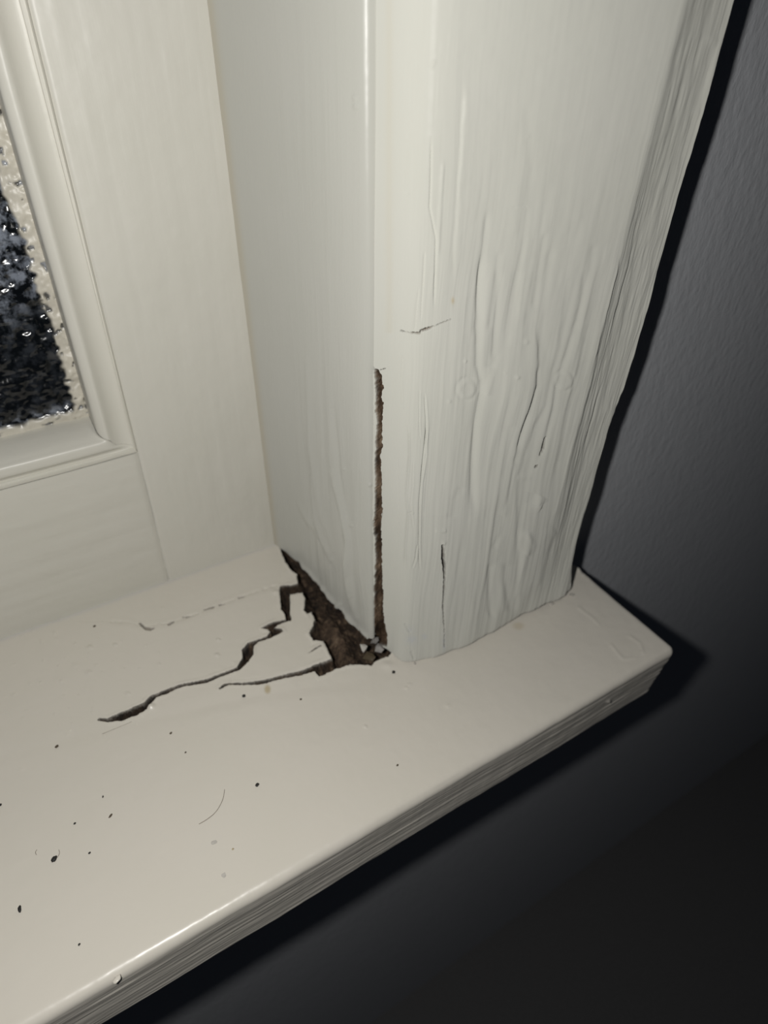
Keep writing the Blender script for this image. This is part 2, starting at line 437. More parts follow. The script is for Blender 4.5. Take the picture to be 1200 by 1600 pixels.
    o = grid_obj('window_sill', P, M_sill, attrs={'rot': rot, 'tan': tan, 'blue': blue, 'pale': pale}, keep=keep)
    # end cap of the horn
    col = P[:, -1]; b0 = np.where(A[:, 0] < 0.735)[0]
    prop(o, 'cream painted wooden sill with rotten cracked hole beside the jamb', 'window sill', kind='structure')
    capV = [tuple(col[i]) for i in b0] ; 
    me = o.data
    import bmesh
    bm = bmesh.new(); vs = [bm.verts.new(W(p)) for p in capV]; f = bm.faces.new(vs)
    bmesh.ops.triangulate(bm, faces=[f])
    m2 = bpy.data.meshes.new('end_grain'); bm.to_mesh(m2); bm.free(); m2.materials.append(M_sill)
    e = bpy.data.objects.new('end_grain', m2); C.objects.link(e); e.parent = o
    return o
sill = build_sill()

# ------------------------------------------------------------------ moulded profiles swept up the opening
def smooth_profile(pts, n, it=2):
    p = np.array(pts, float)
    for _ in range(it):
        q = [p[0]]
        for i in range(len(p) - 1):
            q.append(p[i] * .75 + p[i + 1] * .25); q.append(p[i] * .25 + p[i + 1] * .75)
        q.append(p[-1]); p = np.array(q)
    return p
def resample(p, ts):
    """p smoothed profile; ts in control-point parameter 0..1"""
    t = np.linspace(0, 1, len(p))
    return np.stack([np.interp(ts, t, p[:, 0]), np.interp(ts, t, p[:, 1])], -1)

# ------------------------------------------------------------------ jamb lining (reveal)
def build_jamb():
    top = [(.372, 1.112), (.378, 1.085), (.390, 1.05), (.402, .98), (.407, .90), (.4095, .80), (.4105, .752), (.4125, .738), (.418, .7325), (.426, .7315), (.436, .732), (.447, .75)]
    bot = [(.380, 1.112), (.386, 1.085), (.397, 1.05), (.409, .98), (.416, .90), (.4215, .80), (.4245, .752), (.4265, .737), (.4295, .732), (.4325, .7305), (.4360, .7325), (.4365, .76)]
    ts = np.concatenate([np.linspace(0, .30, 60, endpoint=False), np.linspace(.30, .60, 150, endpoint=False), np.linspace(.60, 1, 110)])
    a = resample(smooth_profile(top, 0), ts); b = resample(smooth_profile(bot, 0), ts)
    t = np.linspace(0, 1, 620)
    zz = 1.9 * t ** 1.7 if False else np.concatenate([np.linspace(0, 1.1, 600, endpoint=False), np.linspace(1.1, 2.1, 20)])
    k = np.clip(zz, 0, 1.05)[:, None]
    X = b[:, 0] * (1 - k) + a[:, 0] * k; Y = b[:, 1] * (1 - k) + a[:, 1] * k
    # broken lower edge: the paint skin stops just above the rotten sill
    s = Y[0]
    zb = 0.005 + 0.006 * fbm(s * 22, s * 0, 12, 4) + 0.002 * vnoise(s * 120, s * 0, 3) + 0.012 * sstep(.80, .735, s)
    zb = np.where(s > 1.02, 0.0 * zb, np.maximum(zb, 0.0005))
    Z = zz[:, None] + zb[None, :] * (1 - np.clip(zz / 0.25, 0, 1))[:, None]
    P = np.stack([X, Y, Z], -1)
    u, v = project(P)
    low = 0.35 + 0.9 * sstep(.75, .15, Z)
    warp = 0.02 * fbm(Y * 6, Z * 3, 2, 2)
    h = 0.0036 * low * fbm((Y + warp) * 24, Z * 2.2, 51, 4, 0.5) + 0.0004 * fbm((Y + warp) * 110, Z * 5, 52, 3, .6)
    h += 0.0010 * fbm(Y * 9, Z * 9, 57, 3)
    feats = [([c3(*p) for p in [(425, -60), (432, 60), (455, 200), (495, 330), (545, 460)]], 4.0, .0035, 1),
             ([c3(*p) for p in [(560, -80), (600, 60), (640, 220), (665, 330), (668, 450), (650, 560), (668, 700), (700, 820)]], 5, .0050, 1),
             ([c3(*p) for p in [(330, 90), (400, 220), (470, 320)]], 4, .002, 1),
             ([(478, 560), (484, 700), (500, 800), (520, 860)], 5, .0022, 1),
             ([(520, 640), (527, 740), (540, 800)], 4, .0025, -1),
             ([(537, 830), (545, 870), (548, 930)], 4, .003, 1)]
    for pts, wd, am, sg in feats:
        m = sub(u, v, pts, 40); d, sd_, pos, _ = line_sd(u[m], v[m], pts)
        tp = np.sin(np.pi * np.clip(pos, 0.03, .97)) ** .5
        h[m] += 1.8 * sg * am * tp * (np.exp(-(d / wd) ** 2) + 0.5 * sstep(-wd, wd, -d * sd_) * np.exp(-d / 16) - 0.25 * np.exp(-d / 16))
    for (px, py, rr, aa) in [(555, 152, 4, .003), (557, 165, 5, .003), (578, 757, 3, .003), (530, 945, 4, .005), (551, 820, 3, .003), (537, 733, 2, .002)]:
        h += aa * np.exp(-(((u - px) / rr) ** 2 + ((v - py) / rr) ** 2))
    h *= sstep(1.10, 1.05, Y) * .85 + .15
    # curled lower lip of thick paint
    h += 0.0065 * np.exp(-((Z - zb[None, :]) / 0.008) ** 2) * sstep(1.03, .98, Y) * (Y > .735) * (.7 + .4 * fbm(Y * 40, Z * 0, 8, 2))
    N = normals(P)
    if N[300, 150, 0] > 0: N = -N
    P = P + N * h[..., None]
    rot = np.zeros(P.shape[:2])
    rot = np.maximum(rot, .85 * sstep(0.004, 0.0, Z - zb[None, :]) * (Y < 1.0) * (vnoise(Y * 40, Z * 50, 2) > 0.1))
    z0 = np.zeros(P.shape[:2])
    o = grid_obj('trim_2', P, M_jamb, attrs={'rot': rot, 'blue': z0, 'tan': 0.30 * np.exp(-((Y - 1.10) / .012) ** 2)}, flip=False)
    # thickness behind the painted face
    prop(o, 'cream painted jamb lining between sash and architrave, chewed away at its foot', 'jamb', kind='structure')
    return o
jamb = build_jamb()

# ------------------------------------------------------------------ architrave
crackP = [cK(*p) for p in [(146, 52), (150, 150), (151, 250), (158, 330), (154, 400), (150, 460), (147, 560), (149, 620), (145, 750), (140, 850), (149, 920), (149, 1020), (145, 1100), (143, 1200), (140, 1300), (141, 1370), (118, 1395), (112, 1412), (150, 1430), (205, 1440), (206, 1380), (196, 1330), (189, 1250), (185, 1150), (181, 1020), (179, 900), (176, 850), (183, 760), (178, 660), (181, 580), (171, 480), (184, 440), (182, 350), (188, 240), (180, 190), (188, 150), (179, 80), (168, 60), (206, 50), (205, 46), (166, 56)]]

def build_architrave():
    kz = [0.0, 0.12, 0.33, 1.0]
    key = [
        [(.4345, .760), (.4335, .738), (.4350, .7275), (.4515, .7000), (.4490, .674), (.4555, .6530), (.480, .6420), (.544, .6285), (.590, .6250), (.640, .6230), (.690, .6285), (.735, .6340), (.775, .6300), (.815, .6275), (.853, .6260), (.8835, .6370), (.892, .745)],
        [(.4325, .760), (.4315, .738), (.4325, .7275), (.4500, .7005), (.4520, .672), (.4590, .651), (.488, .6415), (.540, .6290), (.590, .6260), (.640, .6230), (.690, .6240), (.735, .6230), (.765, .6270), (.800, .6330), (.840, .6370), (.8640, .6370), (.874, .745)],
        [(.4300, .760), (.4295, .738), (.4300, .7275), (.4450, .7005), (.4510, .668), (.4585, .650), (.480, .6410), (.530, .6310), (.590, .6270), (.650, .6230), (.738, .6182), (.753, .6165), (.768, .6225), (.805, .6310), (.842, .6370), (.8640, .6360), (.874, .745)],
        [(.437, .760), (.428, .738), (.4270, .727), (.4290, .7005), (.4350, .668), (.4440, .651), (.463, .6440), (.478, .6430), (.530, .6360), (.600, .6280), (.741, .6160), (.758, .6143), (.773, .6205), (.815, .6310), (.855, .6400), (.8850, .6370), (.896, .745)]]
    ts = np.concatenate([np.linspace(0, .10, 10, endpoint=False), np.linspace(.10, .27, 110, endpoint=False), np.linspace(.27, .45, 130, endpoint=False),
                         np.linspace(.45, .94, 330, endpoint=False), np.linspace(.94, 1, 14)])
    K = np.array([resample(smooth_profile(k, 0), ts) for k in key])
    zz = np.concatenate([[0, .0015], np.linspace(0.003, .72, 640, endpoint=False), np.linspace(.72, 1.08, 220, endpoint=False), np.linspace(1.08, 2.1, 22)])
    zc = np.clip(zz, 0, 1.0)
    i = np.clip(np.searchsorted(kz, zc, side='right') - 1, 0, 2)
    f = (zc - np.array(kz)[i]) / (np.array(kz)[i + 1] - np.array(kz)[i]); f = np.where(i < 2, f * f * (3 - 2 * f), f)
    G = K[i] * (1 - f)[:, None, None] + K[i + 1] * f[:, None, None]
    # outer edge flares back out to full width above the knocked-off stretch
    full = sstep(.435, .50, zc) * (1 - zc)
    wgt = sstep(.80, .87, G[..., 0])
    G[..., 0] += wgt * 0.019 * full[:, None]
    G[..., 0] += wgt * 0.0022 * fbm(zz * 14, zz * 0, 91, 3)[:, None]
    X, Y = G[..., 0], G[..., 1]
    zb = 0.0012 + 0.0022 * sstep(.50, .58, X[0]) + 0.0016 * fbm(X[0] * 40, X[0] * 0, 6, 3) + 0.004 * sstep(.70, .74, X[0]) * (0.6 + 0.6 * vnoise(X[0] * 90, X[0] * 0, 2))
    zb = np.maximum(zb, 0.0004)
    Z = zz[:, None] + zb[None] * (1 - np.clip(zz / .1, 0, 1))[:, None]
    P = np.stack([X, Y, Z], -1)
    N = normals(P)
    if N[300, 400, 1] > 0: N = -N
    u, v = project(P)
    # true-vertical coordinate across the board plus a wandering grain
    q = 568 + (u - 568) * 2080 / np.maximum(2080 - v, 50)
    low = sstep(60, 620, v)
    warp = 11 * fbm(q / 260, v / 330, 61, 3) + 4 * fbm(q / 60, v / 120, 62, 2)
    face = sstep(700, 790, q)
    h = (0.0054 * low * (0.30 + .70 * face)) * fbm((q + warp) / 42, v / 330, 63, 3, .42)
    h += 0.0011 * low * face * np.abs(fbm((q + warp) / 26, v / 240, 64, 2, .5)) * -2
    h += (0.0003 + .0004 * low) * fbm((q + warp) / 7, v / 150, 65, 3, .6)
    h += 0.0008 * fbm(q / 40, v / 40, 66, 3)
    strip = sstep(1060, 1085, q) * sstep(1175, 1150, q)
    h += strip * (0.0017 * fbm((q + warp * .3) / 11, v / 160, 67, 3, .6) + 0.0012 * fbm(q / 4, v / 40, 68, 2) * low)
    h *= sstep(.10, .24, ts)[None, :] * .9 + .1
    AM = 0.66
    h *= 0.8
    def add(pts, wd, am, kind='groove', decay=18, taper=.12):
        m = sub(u, v, pts, 3 * decay + 10)
        d, sd_, pos, _ = line_sd(u[m], v[m], pts)
        wob = 1.0 * fbm(u[m] / 9, v[m] / 25, 71, 2)
        tp = sstep(0, taper, pos) * sstep(1, 1 - taper, pos)
        s = -d * sd_ + wob        # + on the left of travel (downwards travel: + is to the right in the picture? see sign)
        am = am * AM * (.80 if wd > 1.7 else 1.7)
        wd = wd * (1.45 if wd > 1.7 else 1.0)
        if kind == 'groove': g = -am * np.exp(-((d + wob * .5) / wd) ** 2)
        elif kind == 'ridge': g = am * np.exp(-((d + wob * .5) / wd) ** 2)
        elif kind == 'right': g = am * (sstep(-wd, wd, s) * np.exp(-np.maximum(s, 0) / decay)) - .3 * am * np.exp(-(d / (wd * 1.5)) ** 2)
        else: g = am * (sstep(wd, -wd, s) * np.exp(-np.maximum(-s, 0) / decay)) - .3 * am * np.exp(-(d / (wd * 1.5)) ** 2)
        h[m] += g * tp
    A6 = lambda L: [c6(*p) for p in L]
    A5 = lambda L: [c5(*p) for p in L]
    A8 = lambda L: [c8(*p) for p in L]
    AA = lambda L: [cA(*p) for p in L]
    # long hollows and the flame shaped raised grain
    add(A6([(560, -140), (548, 20), (545, 150), (538, 260), (535, 340), (549, 400), (546, 460), (526, 560), (516, 700), (512, 850), (514, 960)]), 3.4, .0075)
    add(A6([(575, -100), (568, 60), (556, 200), (548, 300)]), 7, .0045, 'right', 14)
    add(A6([(642, 262), (602, 330), (566, 420), (545, 500), (534, 600), (530, 720), (527, 850), (530, 960)]), 3.0, .0055, 'right', 26)
    add(A6([(768, 160), (772, 330), (768, 415), (745, 490), (712, 590), (688, 690), (662, 790), (642, 880), (625, 955)]), 3.0, .0070, 'left', 30)
    add(A6([(772, 330), (768, 415), (745, 490), (712, 590), (688, 690)]), 2.5, .0045)
    add(A6([(704, -60), (692, 100), (668, 210), (648, 270)]), 3.5, .0040, 'right', 20)
    add(A6([(622, -60), (612, 100), (602, 240), (596, 330)]), 3.5, .0045, 'groove')
    add(A6([(585, 340), (572, 400), (560, 460)]), 4, .0045, 'ridge')
    add(A6([(900, -60), (872, 120), (852, 260), (820, 400), (800, 500), (760, 580), (722, 680), (694, 780), (688, 900), (690, 1060), (692, 1220), (684, 1330)]), 3.5, .0055, 'left', 18)
    add(A6([(975, -60), (935, 160), (880, 330), (848, 440), (838, 520), (812, 620), (790, 690), (770, 745)]), 3.2, .0060)
    add(A6([(930, 200), (905, 300), (862, 370)]), 5, .004, 'right', 16)
    add(A6([(830, -140), (800, 60), (790, 200), (800, 320)]), 5, .0030)
    add(A6([(655, 560), (650, 700), (640, 800)]), 5, .0022)
    add(A6([(740, 520), (700, 640), (676, 740)]), 3, .0030, 'groove')
    add(A6([(585, 1130), (584, 1230), (588, 1330), (600, 1370)]), 3.0, .0055)
    add(A6([(620, 1120), (628, 1230), (636, 1340)]), 4.5, .0035, 'ridge')
    add(A6([(655, 1130), (640, 1200), (660, 1290), (668, 1340)]), 4, .0040)
    add(A6([(705, 990), (702, 1100), (698, 1220), (686, 1350)]), 3.0, .0065, 'right', 16)
    add(A6([(730, 1000), (745, 1060), (720, 1100)]), 5, .0040, 'ridge')
    add(A6([(560, 880), (545, 960), (535, 1060), (505, 1220), (510, 1330)]), 5, .0035, 'left', 20)
    add(A6([(470, 820), (440, 880), (430, 960)]), 4, .0020)
    add(A6([(790, 860), (770, 900), (790, 910)]), 5, .0060, 'ridge')
    add(A6([(760, 850), (745, 900)]), 5, .0030)
    add(A6([(690, 790), (750, 792)]), 3, .0018, 'ridge')
    add(AA([(990, 150), (1005, 200), (960, 320), (930, 420), (905, 520)]), 3, .0050, 'left', 14)
    add(AA([(820, 160), (845, 230), (800, 420), (775, 600)]), 3, .0040, 'ridge')
    add(AA([(700, 80), (690, 200), (640, 300)]), 3, .0030)
    # torus edge: paint ledge, fine checks on the roll
    add(A5([(572, 330), (568, 480), (560, 640), (548, 800), (540, 960), (530, 1150), (522, 1330), (515, 1400)]), 2.4, .0060, 'right', 14, .2)
    add(A6([(432, 60), (428, 260), (424, 420), (415, 600), (405, 760), (398, 860)]), 5, .0030, 'right', 12)
    add(A5([(412, 640), (410, 850), (405, 1000), (436, 1150), (432, 1300), (425, 1500)]), 1.6, .0026)
    add(A5([(470, 760), (458, 960), (448, 1120), (440, 1250)]), 2.0, .0030, 'ridge')
    add(A5([(380, 1200), (370, 1380), (360, 1560)]), 1.5, .0018)
    add(A5([(350, 1380), (338, 1500), (330, 1600)]), 1.5, .0016)
    add(A5([(690, 1000), (672, 1180), (655, 1330), (640, 1500), (625, 1640)]), 3.5, .0045)
    add(A5([(740, 1200), (715, 1400), (690, 1600)]), 3.2, .0035)
    add(A5([(890, 980), (862, 1180), (835, 1380), (806, 1560)]), 3.2, .0042, 'right', 16)
    add(A5([(800, 1000), (830, 992), (860, 988), (880, 996)]), 0.9, .0012)
    add(A5([(960, 1100), (930, 1300), (900, 1500)]), 3, .0030)
    add(A8([(180, 760), (130, 960), (90, 1200), (60, 1400)]), 4, .0030, 'right', 15)
    add(A8([(300, 900), (240, 1120), (190, 1380), (150, 1560)]), 4, .0034, 'right', 16)
    add(A8([(345, 1000), (300, 1240), (250, 1400)]), 3.5, .0030)
    add(A8([(60, 400), (80, 700), (70, 1000)]), 5, .0014)
    add(A8([(420, 420), (340, 800), (300, 1000)]), 7, .0014, 'right', 20)
    # outer arris, chipped here and there
    add(A8([(450, 1060), (440, 1140), (395, 1320), (350, 1520)]), 2, .0040, 'left', 10)
    add(A6([(1045, 130), (995, 420), (940, 600), (890, 790), (855, 930), (830, 1000)]), 2.4, .0045, 'left', 12)
    add(A8([(850, 180), (825, 290), (790, 470), (730, 700), (690, 880), (610, 1140), (520, 1400)]), 3.2, .0050, 'right', 12)
    for L, wd, am in [([(230, 290), (226, 400), (229, 520)], 1.0, .0022), ([(252, 560), (256, 700), (241, 860), (250, 930), (238, 1060), (236, 1180)], 1.1, .0050),
                      ([(330, 560), (318, 680), (306, 780), (298, 900), (296, 1050), (300, 1180)], 1.1, .0045), ([(298, 430), (296, 560), (300, 640)], .9, .0022),
                      ([(318, 440), (326, 560), (322, 700), (304, 820)], 1.0, .0030), ([(272, 720), (270, 820), (262, 900), (272, 1000)], 1.0, .0020),
                      ([(268, 1160), (282, 1120), (290, 1060)], 1.0, .0025), ([(246, 935), (272, 932)], 1.2, .003), ([(210, 700), (215, 900), (205, 1100)], .9, .0014)]:
        add(A6(L), wd * 1.25, am * .75)
        add([(a + 2.2, b_) for a, b_ in A6(L)], 1.4, am * .35, 'ridge')
    add(A6([(236, 1380), (250, 1405), (262, 1420)]), 1.4, .003)
    add(A6([(265, 1490), (278, 1530)]), 1.5, .003)
    add(A6([(360, 1000), (385, 1004), (405, 998)]), 2, .0035, 'ridge')
    add(A6([(310, 940), (360, 938), (410, 936)]), 3, .0016, 'ridge')
    for (px, py, rr, aa) in [c6(482, 320) + (2.4, .0035), c6(680, 377) + (3.2, .0045), c6(725, 240) + (4, .0035), c6(635, 362) + (2, .002), (678, 98, 3, .003), (676, 104, 2, .003), (637, 303, 3.5, .0025),
                             (640, 213, 5, .0015), c8(835, 170) + (9, .003), c8(770, 470) + (8, .002), c6(395, 1050) + (3, .004), c6(415, 480) + (3, .003), c5(880, 655) + (2, .0015), c6(1065, 520) + (8, .003)]:
        h += .5 * aa * np.exp(-(((u - px) / rr) ** 2 + ((v - py) / rr) ** 2))
    for (px, py), rr in ((c6(488, 433), 13), (c6(880, 398), 12)):      # filled nail heads
        d = np.hypot((u - px) / rr, (v - py) / (rr * 1.05))
        h += 0.0013 * sstep(1.3, .7, d) - 0.0006 * sstep(.85, .3, d) - 0.0007 * np.exp(-((d - 1.3) / .22) ** 2)
    d = np.hypot((u - c6(680, 420)[0]) / 34, (v - c6(680, 420)[1]) / 48)
    h += 0.0055 * np.exp(-d ** 2)
    # long split between jamb and roll, dark checks
    m = (u > 560) & (u < 700) & (v > 540) & (v < 1060)
    um, vm = u[m], v[m]
    sd = poly_sd(um, vm, crackP) + 1.7 * fbm(um / 5, vm / 6, 81, 3) + .5 * vnoise(um / 2.4, vm / 3, 82)
    fall = sstep(.3, -1.4, sd)
    rot = np.zeros(P.shape[:2])
    dep = .010 + .0022 * np.clip(-sd, 0, 8) + .003 * fbm(um / 3, vm / 14, 83, 3)
    h[m] += -fall * dep + (1 - fall) * .0012 * np.exp(-((sd - 2) / 2) ** 2) * (.5 + .7 * vnoise(um / 6, vm / 9, 4))
    rot[m] = sstep(.7, -.5, sd)
    for pts, wd, dp in [(A6([(390, 1060), (392, 1100), (397, 1150), (398, 1200)]), [1.0, 2.5, 2.1, 1.0], .02), (A6([(397, 1195), (391, 1300), (396, 1380), (397, 1470)]), [.7, .6, .35, .1], .008),
                        (A6([(222, 198), (232, 200)]), [1.1, .8], .008), (A6([(262, 206), (298, 209)]), [.8, 1.2], .010), (A6([(300, 200), (325, 193), (352, 182)]), [1.2, 1.9, .6], .010),
                        (A6([(352, 182), (385, 168), (425, 153)]), [.35, .3, .1], .004), (A6([(232, 200), (262, 206)]), [.3, .3], .003),
                        (A6([(806, 630), (798, 670), (785, 700)]), [.8, 1.1, .5], .010), (A6([(770, 742), (766, 748)]), [1.0, .8], .006), (A6([(112, 345), (120, 360)]), [1, .8], .006)]:
        mm = sub(u, v, pts, 12)
        dd, s_, p_, w_ = line_sd(u[mm], v[mm], pts, wd)
        sx = dd - w_ + .4 * vnoise(u[mm] / 2, v[mm] / 4, 5)
        fl = sstep(.8, -.8, sx)
        h[mm] -= fl * dp
        rot[mm] = np.maximum(rot[mm], sstep(.8, -.3, sx) * (.35 + .62 * sstep(.3, .8, w_)))
    # the very foot is rounded under
    foot = np.exp(-((Z - zb[None]) / .006))
    h -= .006 * foot * sstep(.70, .66, Y + 0 * Z)
    P = P + N * h[..., None]
    blue = np.zeros(P.shape[:2])
    for (px, py, a, b_, am) in [(643, 1000, 8, 7, .55), (663, 995, 4, 4, .6), (693, 1005, 3, 14, .35), (640, 985, 10, 9, .2)]:
        blue = np.maximum(blue, am * np.exp(-(((u - px) / a) ** 2 + ((v - py) / b_) ** 2)) * (.6 + .5 * vnoise(u / 3, v / 3, 7)))
    blue = np.clip(blue, 0, 1)
    tan = .6 * np.exp(-(((u - 708) / 2.5) ** 2 + ((v - 470) / 5) ** 2))
    tan = np.maximum(tan, .10 * np.exp(-((u - 608) / 6) ** 2) * (v < 520))
    o = grid_obj('trim_1', P, M_trim, attrs={'rot': rot, 'blue': blue, 'tan': tan, 'pale': (u < 606) * np.clip(.45 + .6 * vnoise(u / 9, v / 30, 56), 0, 1)})
    prop(o, 'cream painted wooden architrave with raised grain and a long open split', 'architrave', kind='structure')
    return o
arch = build_architrave()

# ------------------------------------------------------------------ window sash
YS = 1.105
win = bpy.data.objects.new('window_1', None); C.objects.link(win)
prop(win, 'cream painted window sash with dark textured obscure glass', 'window', kind='structure')

def panel(name, x0f, x1f, z0f, z1f, mat, nx, nz, seed, vert=True, round_left=0, round_right=0):
    a = np.linspace(0, 1, nx)[None, :]; c = np.linspace(0, 1, nz)[:, None]
    Z0 = z0f(a) if callable(z0f) else z0f + 0 * a
    Z1 = z1f(a) if callable(z1f) else z1f + 0 * a
    Z = Z0 * (1 - c) + Z1 * c
    X0 = x0f(Z) if callable(x0f) else x0f; X1 = x1f(Z) if callable(x1f) else x1f
    X = X0 * (1 - a) + X1 * a
    hh = .0018 * fbm(X * 7, Z * 5, seed, 4) + (.0010 * fbm(X * 40, Z * 4, seed + 1, 3) if vert else .0010 * fbm(X * 4, Z * 40, seed + 1, 3)) + .0004 * fbm(X * 50, Z * 50, seed + 2, 3)
    Y = YS - hh
    if round_left:
        d = (X - X0) ; Y += .0035 * np.exp(-(d / round_left) ** 2)
    if round_right:
        d = (X1 - X); Y += .0035 * np.exp(-(d / round_right) ** 2)
    return X, Y + 0 * X, Z

xo = lambda z: 0.1335 + 0.010 * np.clip(z, 0, 1.05)
# stile
X, Y, Z = panel('stile', lambda z: xo(z), .40, -0.004, 2.1, M_sash, 90, 420, 101, True, .003)
nose = np.exp(-((Z - 0) / 0.02) ** 2)
P = np.stack([X, Y, Z], -1)
sd1 = grid_obj('stile', P, M_sash, win)
# rail
X, Y, Z = panel('bottom_rail', -1.5, lambda z: xo(z), -0.004, lambda a: 0.331 - .012 * np.clip((1 - a) * 1.637, 0, 1), M_rail, 260, 120, 201, False, 0, .003)
P = np.stack([X, Y, Z], -1)
grid_obj('bottom_rail', P, M_rail, win)
# backing body of the sash, seen edge on from elsewhere
v_, f_ = box(-1.5, .42, YS + .012, YS + .11, -.004, .335); mesh_obj('rail_core', v_, f_, M_rail, win)
v_, f_ = box(.136, .42, YS + .012, YS + .11, .335, 2.1); mesh_obj('stile_core', v_, f_, M_sash, win)

# glazing moulding, mitred in the corner.  (inward offset, depth)
profV = [(0, .001), (.0012, .014), (.005, .0185), (.014, .0200), (.024, .0180), (.033, .0125), (.0395, .0065), (.043, .0045), (.046, .0045), (.053, .0075), (.0575, .012), (.0585, .018), (.0585, .088)]
profH = [(0, .001), (.0015, .013), (.006, .0155), (.012, .012), (.016, .006), (.020, .004), (.034, .0045), (.037, .007), (.039, .012), (.044, .020), (.050, .036), (.055, .055), (.057, .088)]
pv = smooth_profile(profV, 0, 1); ph = smooth_profile(profH, 0, 1)
Z0 = 0.332
def strip_v():
    zz = np.linspace(0, 1, 300)
    nP = []
    for k in range(len(pv)):
        zlo = Z0 + ph[k][0]; z = zlo + (2.1 - zlo) * zz ** 1.3
        wob = .0009 * fbm(z * 6, z * 0 + k * .15, 5, 3)
        nP.append(np.stack([xo(z) - pv[k][0] + wob, YS + (pv[k][1] * np.clip(1, 0, 1) + wob * .6), z], -1))
    return np.stack(nP, 1)
def strip_h():
    xx = np.linspace(0, 1, 300)
    nP = []
    for k in range(len(ph)):
        xhi = xo(Z0) - pv[k][0]; x = xhi + (-1.5 - xhi) * xx ** 1.2
        wob = .0011 * fbm(x * 7, x * 0 + k * .15, 15, 3)
        dz = -.012 * np.clip((xhi - x) / 1.0, 0, 1)
        dd = ph[k][1] + (pv[k][1] - ph[k][1]) * np.exp(-(xhi - x) / .006)
        nP.append(np.stack([x, YS + dd + wob * .6, Z0 + ph[k][0] + wob + dz], -1))
    return np.stack(nP, 1)
grid_obj('stile_moulding', strip_v(), M_sash, win)
grid_obj('rail_moulding', strip_h(), M_rail, win)

# glass with lumpy front, paint smeared over its border
def build_glass():
    xe = xo(.5) - .058 + .01; ze = Z0 + .057 - .008
    xs = np.linspace(0, 1, 330) ** 1.5; X = (xe + (-1.5 - xe) * xs)[None, :]
    zs = np.concatenate([np.linspace(0, 1, 360, endpoint=False) * .75, np.linspace(.75, 1.7, 30)]); Z = (ze + zs)[:, None]
    X = X + 0 * Z; Z = Z + 0 * X
    e = np.minimum(xe - .01 - X + .004 * Z, Z - ze - .008)      # distance from the moulding
    ev = xo(Z) - .0585 - X; eh = Z - Z0 - .058
    lump = fbm(X * 42, Z * 42, 301, 3, .6)
    Y = YS + .078 - .0045 * lump - .0007 * fbm(X * 130, Z * 130, 302, 2)
    wv = .019 + .010 * sstep(.6, .9, Z) + .008 * fbm(X * 35, Z * 35, 303, 3) + .004 * vnoise(X * 120, Z * 120, 304)
    whz = .016 + .010 * fbm(X * 30, Z * 30, 305, 3)
    s = np.maximum(sstep(.0035, -.0035, ev - wv), sstep(.005, -.005, eh - whz))
    top = sstep(.84, .88, Z + .012 * fbm(X * 20, Z * 20, 8, 2))
    s = np.maximum(s * (.93 + .1 * lump), 0)
    s = np.clip(s * (1 - .8 * sstep(.55, .75, vnoise(X * 75, Z * 110, 306) + .3 * vnoise(X * 200, Z * 200, 307))), 0, 1)
    Y = Y - .004 * s
    mot = np.clip(.12 + 1.0 * sstep(.52, .74, Z + .04 * lump), 0, 1) * .9  # mottle strength, rising towards the upper part of the pane
    mot = np.maximum(mot, .9 * sstep(.03, .0, eh - whz) * (1 - s))
    P = np.stack([X, Y, Z], -1)
    o = grid_obj('glass_pane', P, M_glass, win, attrs={'smear': s, 'mottle': mot}, flip=True)
    o['label'] = 'dark textured obscure glass pane with paint smeared round its edge'
    return o
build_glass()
v_, f_ = box(-1.5, .42, YS + .11, YS + .13, -.004, 2.1); 

# ------------------------------------------------------------------ loose bits on the sill
def lump_obj(name, px, py, sx, sy, sz, ang, mat, label, cat, group=None, seed=0, z0=0.0, angular=False, sub_=2, zc=None):
    import bmesh
    bm = bmesh.new(); bmesh.ops.create_icosphere(bm, subdivisions=sub_, radius=1.0)
    r_ = random.Random(seed + 5)
    ca, sa = math.cos(ang), math.sin(ang)
    for v in bm.verts:
        x, y, z = v.co
        k = 1 + (.42 if angular else .16) * r_.uniform(-1, 1)
        if angular: z = max(-.5, min(.5, z))
        x, y, z = x * k * sx, y * k * sy, z * k * sz
        v.co = ((x * ca - y * sa) * S, (x * sa + y * ca) * S, z * S)
    me = bpy.data.meshes.new(name); bm.to_mesh(me); bm.free(); me.materials.append(mat)
    if not angular: me.polygons.foreach_set('use_smooth', [True] * len(me.polygons))
    p = onz(px, py, z0); o = bpy.data.objects.new(name, me); C.objects.link(o)
    o.location = W((p[0], p[1], z0 + sz * (.5 if angular else .8)))
    prop(o, label, cat, group)
    return o

